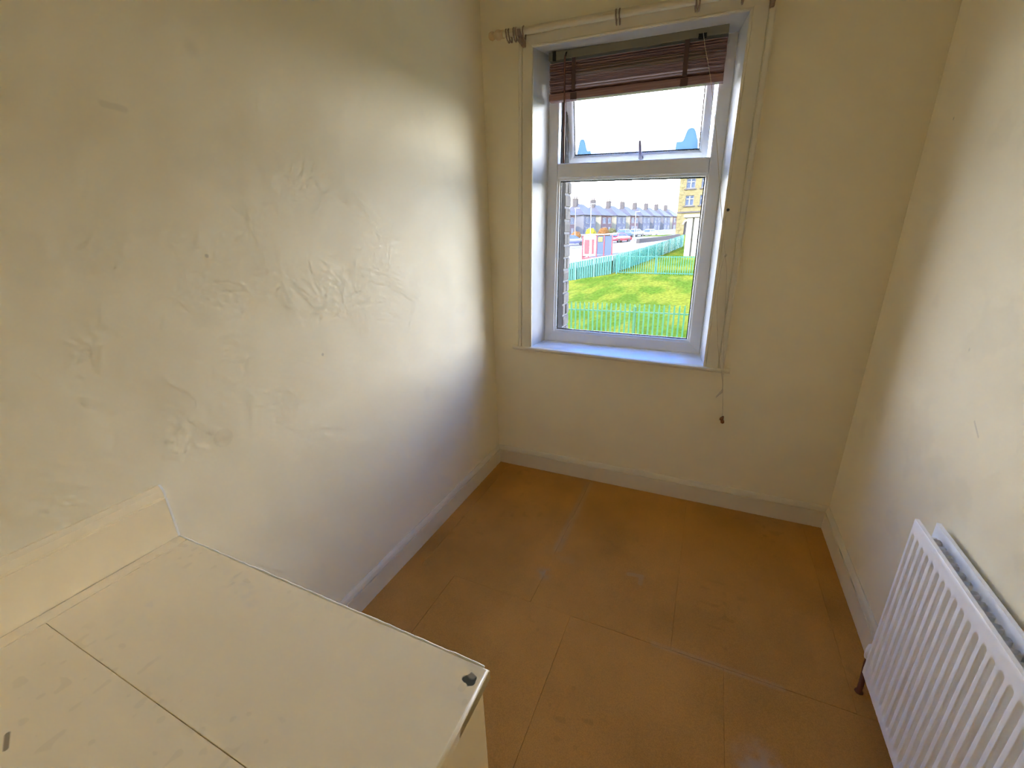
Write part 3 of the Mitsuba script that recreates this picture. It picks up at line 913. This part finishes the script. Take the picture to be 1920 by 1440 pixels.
for i in range(n2):
    t = (i + 0.5) / n2
    x, y = -6.62 + 4.07 * t, 36.0 + 26.0 * t
    zb = -1.87 + 1.31 * t - 0.10 * math.sin(math.pi * t)
    obj('pale', dd, None, dg, to_world=T().translate([x, y, zb]).rotate([0, 0, 1], ang).scale([2.2, 1, 0.985]))
for i, x in enumerate((-11.9, -9.9, -8.2)):
    zb = float(np.interp(x, [-15, -10.7, -6.6], [-3.30, -2.60, -1.90]))
    obj('post', bx(x - 0.06, x + 0.06, 35.78, 35.87, zb - 0.15, zb + 1.62), 'm_greenpost', df)
for i in range(9):
    t = (i + 0.4) / 9
    x, y = -6.62 + 4.07 * t + 0.12, 36.0 + 26.0 * t
    zb = -1.87 + 1.31 * t - 0.10 * math.sin(math.pi * t)
    obj('post', bx(x - 0.05, x + 0.05, y - 0.05, y + 0.05, zb, zb + 1.58), 'm_greenpost', dg)


# ------------------------------------------------------------------ bus shelter
bs = thing('bus_shelter', 'red framed bus shelter with glass panels behind the green fence', 'bus shelter')
sx0, sx1, sy, sz0, sz1 = -11.0, -8.0, 42.0, -1.25, 1.42
obj('roof', rbox(sx0 - 0.1, sx1 + 0.12, sy - 0.15, sy + 1.5, sz1 - 0.12, sz1, 0.03), 'm_white', bs)
for x in (sx0, sx0 + 0.62, sx0 + 1.45, sx0 + 2.2, sx1):
    obj('post', bx(x - 0.05, x + 0.05, sy - 0.05, sy + 0.05, sz0, sz1 - 0.12), 'm_red', bs)
obj('advert_panel', rbox(sx0 + 0.10, sx0 + 1.35, sy - 0.10, sy - 0.052, sz0 + 0.55, sz1 - 0.15, 0.01), 'm_white', bs, label='white panel with dark red posters')
obj('poster', bx(sx0 + 0.22, sx0 + 0.72, sy - 0.112, sy - 0.101, sz0 + 0.75, sz1 - 0.55), 'm_red', bs)
obj('poster', bx(sx0 + 0.98, sx0 + 1.20, sy - 0.112, sy - 0.101, sz0 + 0.75, sz1 - 0.50), 'm_poster', bs)
obj('timetable', bx(sx0 + 1.60, sx0 + 2.05, sy - 0.06, sy - 0.05, sz1 - 0.75, sz1 - 0.30), 'm_yellow', bs, label='yellow notice')
obj('glass_panel', bx(sx0 + 1.5, sx1 - 0.06, sy - 0.006, sy + 0.006, sz0 + 0.7, sz1 - 0.2), 'm_pane', bs)
obj('kick_panel', bx(sx0 + 0.06, sx0 + 1.4, sy - 0.03, sy + 0.03, sz0 + 0.05, sz0 + 0.42), 'm_red', bs)
obj('end_panel', bx(sx0 - 0.02, sx0 + 0.02, sy + 0.08, sy + 1.3, sz0 + 0.4, sz1 - 0.2), 'm_red', bs)


# ------------------------------------------------------------------ cars
def car(x, y, yaw, mat, label, sc=1.0):
    c = thing('car', label, 'car')
    z = float(f_street(np.array([[x, y]]))[0]) + 0.03
    side = [(-2.05, 0.35), (-2.1, 0.62), (-1.98, 0.86), (-1.25, 0.95), (1.15, 0.96), (1.75, 0.86), (2.05, 0.70), (2.1, 0.38), (1.75, 0.28), (-1.75, 0.28)]
    cab = [(-1.65, 0.93), (-1.15, 1.40), (-0.7, 1.47), (0.25, 1.46), (1.10, 0.94)]
    tw = T().translate([x, y, z]).rotate([0, 0, 1], yaw).scale(sc)
    b = hull([(a_, s_ * w_, h_) for a_, h_ in side for s_, w_ in ((1, 0.84), (-1, 0.84))] + [(a_ * 0.97, s_ * 0.88, 0.62) for a_, h_ in side for s_ in (1, -1)])
    obj('body', b, mat, c, 40, to_world=tw)
    roof = hull([(a_, s_ * (0.80 - 0.18 * (h_ - 0.93) / 0.53), h_) for a_, h_ in cab for s_ in (1, -1)])
    obj('cabin', roof, mat, c, 25, to_world=tw)
    gl_ = [slab_y(Polygon([(-1.40, 0.99), (-1.08, 1.36), (-0.35, 1.40), (-0.35, 0.99)]), -0.70, -0.66), slab_y(Polygon([(-0.27, 0.99), (-0.27, 1.40), (0.20, 1.39), (0.86, 0.99)]), -0.70, -0.66)]
    for g_ in gl_:
        for s_ in (1, -1):
            q = g_.copy()
            vv = q.vertices.copy()
            vv[:, 1] = s_ * (np.abs(vv[:, 1]) + 0.115 - 0.18 * (vv[:, 2] - 0.93) / 0.53)
            q.vertices = vv
            obj('side_window', q, 'm_pane', c, to_world=tw)
    obj('windscreen', hull([(0.34, 0.60, 1.42), (0.34, -0.60, 1.42), (1.10, 0.72, 0.98), (1.10, -0.72, 0.98), (0.30, 0.60, 1.40), (0.30, -0.60, 1.40)]), 'm_pane', c, to_world=tw)
    obj('rear_window', hull([(-1.20, 0.58, 1.38), (-1.20, -0.58, 1.38), (-1.66, 0.66, 0.98), (-1.66, -0.66, 0.98), (-1.15, 0.58, 1.36), (-1.15, -0.58, 1.36)]), 'm_pane', c, to_world=tw)
    wheel = mikit.ply(tube([(0, -0.11, 0), (0, 0.11, 0)], 0.31, 16), 'm_dark')
    for wx in (-1.28, 1.30):
        for wy in (-0.76, 0.76):
            obj('wheel', wheel, None, c, to_world=tw @ T().translate([wx, wy, 0.31]))
    return c


ya = math.degrees(math.atan2(55, 16))
car(-18.0, 61.6, 20, 'm_carblue', 'dark blue car at the left edge of the pane')
car(-12.3, 68.0, 64, 'm_carred', 'red car parked beside the bus shelter', 0.98)
car(-14.4, 84.0, 74, 'm_carsky', 'light blue car parked behind the red car', 1.02)
car(-13.4, 90.5, 74, 'm_carsilver', 'silver grey car parked between the light blue and white cars')
car(-11.6, 98.0, 70, 'm_carwhite', 'white car furthest along the road')


# ------------------------------------------------------------------ terrace of houses
U = np.array([0.24, 0.97])
U /= np.linalg.norm(U)
N = np.array([U[1], -U[0]])           # towards the street
P0 = np.array([-25.4, 95.0])


def house(i, s, wall_m, front_m, label):
    o = P0 + U * s
    zg = float(f_street(np.array([o]))[0]) - 0.1
    LU, LW, EV, RG = 5.3, 7.0, 4.75, 7.3

    def P(u, w, z):
        q = o + U * u + N * w
        return (q[0], q[1], zg + z)

    def blk(u0, u1, w0, w1, z0, z1):
        return hull([P(u, w, z) for u in (u0, u1) for w in (w0, w1) for z in (z0, z1)])

    h = thing('house', label, 'house', 'terrace of houses along the road')
    obj('wall', blk(0, LU, -LW, -0.16, 0, EV), wall_m, h)
    obj('front_wall', blk(0.02, LU - 0.02, -0.158, 0, 0, EV), front_m, h)
    roof = hull([P(-0.3, 0.3, EV), P(LU + 0.3, 0.3, EV), P(-0.3, -LW - 0.3, EV), P(LU + 0.3, -LW - 0.3, EV), P(2.4, -LW / 2, RG), P(LU + 0.2, -LW / 2, RG)])
    obj('roof', roof, 'm_slate', h)
    obj('gutter', blk(-0.32, LU + 0.32, 0.31, 0.42, EV - 0.10, EV + 0.02), 'm_stonedark', h)
    obj('chimney', cat([blk(1.6, 2.5, -LW / 2 - 0.5, -LW / 2 + 0.5, RG - 0.9, RG + 0.9), blk(1.55, 2.55, -LW / 2 - 0.55, -LW / 2 + 0.55, RG + 0.9, RG + 1.02)]), 'm_stonedark', h)
    for k in (-0.25, 0.25):
        q = P(2.05, -LW / 2 + k, RG + 1.02)
        obj('chimney_pot', tube([q, (q[0], q[1], q[2] + 0.45)], 0.13, 8), 'm_stonedark', h)
    for u0, u1, z0, z1 in ((0.5, 2.0, 2.9, 4.3), (3.2, 4.7, 2.9, 4.3), (0.5, 2.4, 0.7, 2.2)):
        w_ = obj('window', cat([blk(u0, u1, 0.002, 0.08, z0, z0 + 0.12), blk(u0, u1, 0.002, 0.08, z1 - 0.12, z1), blk(u0, u0 + 0.12, 0.002, 0.08, z0 + 0.12, z1 - 0.12), blk(u1 - 0.12, u1, 0.002, 0.08, z0 + 0.12, z1 - 0.12), blk((u0 + u1) / 2 - 0.06, (u0 + u1) / 2 + 0.06, 0.002, 0.08, z0 + 0.12, z1 - 0.12)]), 'm_housewhite', h)
        obj('pane', blk(u0 + 0.121, u1 - 0.121, 0.001, 0.03, z0 + 0.121, z1 - 0.121), 'm_pane', w_)
    obj('door', blk(3.5, 4.5, 0.002, 0.06, 0.05, 2.15), 'm_housewhite', h)
    return h


cols = [('m_housebrick', 'm_housebrick'), ('m_housewhite', 'm_housegrey'), ('m_render', 'm_housebrick'), ('m_render', 'm_housegrey'), ('m_render', 'm_housebrick'), ('m_housewhite', 'm_housegrey'), ('m_housewhite', 'm_housegrey'), ('m_housewhite', 'm_housegrey'), ('m_render', 'm_housebrick')]
ords = ['nearest house of the far terrace, cut by the left edge of the pane', 'second house of the far terrace, with a bright white gable wall', 'third house of the far terrace from the left', 'fourth house of the far terrace from the left', 'fifth house of the far terrace, in the middle of the row', 'sixth house of the far terrace from the left', 'seventh house of the far terrace from the left', 'eighth house of the far terrace, last but one', 'last house of the far terrace, beside the yellow stone building']
for i, (c, l) in enumerate(zip(cols, ords)):
    house(i, -9.2 if i == 0 else (i - 1) * 8.2, c[0], c[1], l)


# garden walls and shrubs before the houses
def gwall(s0, s1, label):
    pts = []
    for s_ in (s0, s1):
        o = P0 + U * s_ + N * 4.2
        zg = float(f_street(np.array([o]))[0])
        for w_ in (0, 0.22):
            q = o + N * w_
            pts += [(q[0], q[1], zg - 0.2), (q[0], q[1], zg + 0.9)]
    obj('garden_wall', hull(pts), 'm_stonepale', None, label=label, cat='wall')


gwall(-9, 15, 'low pale garden wall before the nearest houses')
gwall(17, 50, 'low pale garden wall before the further houses')


def shrub(x, y, r, h, mat, label, seed):
    z = float(f_street(np.array([[x, y]]))[0])
    m = trimesh.creation.icosphere(4, 1.0)
    v = m.vertices * np.array([r, r, h])
    d = 1 + 0.55 * (meshkit.fbm(m.vertices * 3.0 + seed, 4, seed) - 0.5)
    m.vertices = v * d[:, None] + np.array([x, y, z + h * 0.8])
    obj('shrub', m, mat, None, True, label=label, cat='shrub')


shrub(-22.6, 79.0, 0.9, 0.9, 'm_shrub0', 'rusty orange shrub before the nearest house', 1)
shrub(-20.9, 83.5, 1.0, 1.1, 'm_shrub1', 'bright yellow shrub before the white gable house', 2)
shrub(-19.2, 87.0, 1.1, 1.1, 'm_shrub0', 'orange brown shrub right of the yellow shrub', 3)
shrub(-18.2, 90.0, 0.9, 1.0, 'm_shrub2', 'olive green shrub before the third house', 4)


# ------------------------------------------------------------------ street lamps
def lamp(x, y, ztop, label):
    z = float(f_street(np.array([[x, y]]))[0])
    t = thing('street_lamp', label, 'street lamp')
    obj('pole', tube([(x, y, z - 0.1), (x, y, z + 1.3), (x, y, z + 1.31), (x, y, ztop)], [0.10, 0.10, 0.065, 0.055], 10), 'm_lampgrey', t, 40)
    obj('lamp_head', rbox(x - 0.12, x + 0.65, y - 0.12, y + 0.12, ztop, ztop + 0.14, 0.03), 'm_lampgrey', t)


lamp(-18.6, 64.9, 5.0, 'pale street lamp before the nearest house')
lamp(-15.8, 63.5, 5.4, 'pale street lamp behind the bus shelter')
lamp(-10.3, 69.5, 4.3, 'pale street lamp right of the red car')

# low stone wall along the pavement
pts = [(-8.4, 59.5), (-6.3, 65.5), (-4.1, 71.5)]
ms = []
for (xa, ya_), (xb, yb_) in zip(pts[:-1], pts[1:]):
    q = []
    for x, y in ((xa, ya_), (xb, yb_)):
        z = float(f_street(np.array([[x, y]]))[0])
        for dx in (0, 0.4):
            q += [(x + dx, y, z - 0.4), (x + dx, y, z + 0.55)]
    ms.append(hull(q))
obj('stone_wall', cat(ms), 'm_stonedark', None, label='low dark stone wall behind the climbing green fence', cat='wall')

# ------------------------------------------------------------------ yellow stone building
gb = thing('stone_building', 'yellow sandstone building with cornice and columned porch at the right of the pane', 'building')
BX, BY = -5.45, 85.0
wall = sbox(BX, 0.3, 8.0, 10.3)
openings = [(-4.35, 7.15, 1.45, 2.45), (-4.45, 4.0 + 0.45, 0, 0)]
wins = [(-4.40, -2.95, 7.05, 9.60), (-4.40, -2.95, 7.0 - 3.2 + 1.75, 8.3 - 0.9 + 0.0)]
wins = [(-4.40, -2.92, 8.35, 10.0), (-4.35, -2.95, 5.55, 7.25), (-1.95, -0.5, 8.35, 10.0), (-1.95, -0.5, 5.55, 7.25)]
for a_, b_, c_, d_ in wins:
    wall = wall.difference(sbox(a_, c_, b_, d_))
wall = wall.difference(sbox(-4.15, 0.3, -3.15, 2.4).union(Polygon([(-3.65 + 0.5 * math.cos(t), 2.4 + 0.55 * math.sin(t)) for t in np.linspace(0, math.pi, 12)])))
obj('wall', slab_y(wall, BY, BY + 0.6), 'm_stone', gb)
obj('core', bx(BX + 0.05, 8.0, BY + 0.62, BY + 10, 0.2, 10.3), 'm_stonedark', gb)
obj('cornice', rbox(BX - 0.35, 8.2, BY - 0.35, BY + 0.7, 10.3, 10.75, 0.05), 'm_stonedark', gb, label='grey projecting cornice')
obj('string_course', rbox(BX - 0.12, 8.1, BY - 0.14, BY - 0.002, 4.35, 4.6, 0.03), 'm_stonedark', gb)
rg = random.Random(8)
for k in range(16):
    z = 0.8 + k * 0.6
    if z > 9.8:
        break
    obj('quoin', rbox(BX - 0.05, BX + (0.75 if k % 2 else 0.45), BY - 0.06, BY - 0.002, z, z + 0.56, 0.02), 'm_stone', gb)
for a_, b_, c_, d_ in wins:
    w_ = obj('window', cat([bx(a_, b_, BY + 0.18, BY + 0.26, c_, c_ + 0.14), bx(a_, b_, BY + 0.18, BY + 0.26, d_ - 0.14, d_), bx(a_, a_ + 0.14, BY + 0.18, BY + 0.26, c_, d_), bx(b_ - 0.14, b_, BY + 0.18, BY + 0.26, c_, d_), bx((a_ + b_) / 2 - 0.13, (a_ + b_) / 2 + 0.13, BY + 0.17, BY + 0.27, c_, d_), bx(a_, b_, BY + 0.17, BY + 0.27, c_ + (d_ - c_) * 0.66 - 0.1, c_ + (d_ - c_) * 0.66 + 0.1)]), 'm_housewhite', gb)
    obj('pane', bx(a_ + 0.01, b_ - 0.01, BY + 0.28, BY + 0.30, c_ + 0.01, d_ - 0.01), 'm_pane', w_)
    obj('ledge', rbox(a_ - 0.25, b_ + 0.25, BY - 0.15, BY - 0.002, c_ - 0.20, c_ - 0.02, 0.02), 'm_stonedark', gb)
obj('door', bx(-4.15, -3.15, BY + 0.35, BY + 0.45, 0.3, 2.95), 'm_stonedark', gb, label='dark arched doorway')
for k in range(12):
    t0, t1 = math.pi * k / 12, math.pi * (k + 1) / 12 - 0.02
    P_ = Polygon([(-3.65 + r_ * math.cos(t), 2.4 + r_ * 1.08 * math.sin(t)) for r_, t in ((0.52, t0), (0.85, t0), (0.85, t1), (0.52, t1))])
    obj('arch_stone', slab_y(P_, BY - 0.05, BY - 0.002), 'm_stonepale', gb)

pw = thing('porch_wing', 'pale stone wing with tall pilasters nearest the right edge of the pane', 'building')
PY = 50.0
obj('wall', bx(-1.50, 5.0, PY + 0.31, PY + 5, -2.2, 2.75), 'm_stonepale', pw)
for x0, x1 in ((-1.72, -1.12), (-0.98, -0.25), (0.05, 0.8)):
    obj('pilaster', rbox(x0, x1, PY, PY + 0.308, -2.2, 2.75, 0.03), 'm_stonepale', pw)
obj('entablature', rbox(-2.05, 5.1, PY - 0.12, PY + 5.1, 2.76, 3.10, 0.04), 'm_stonepale', pw)
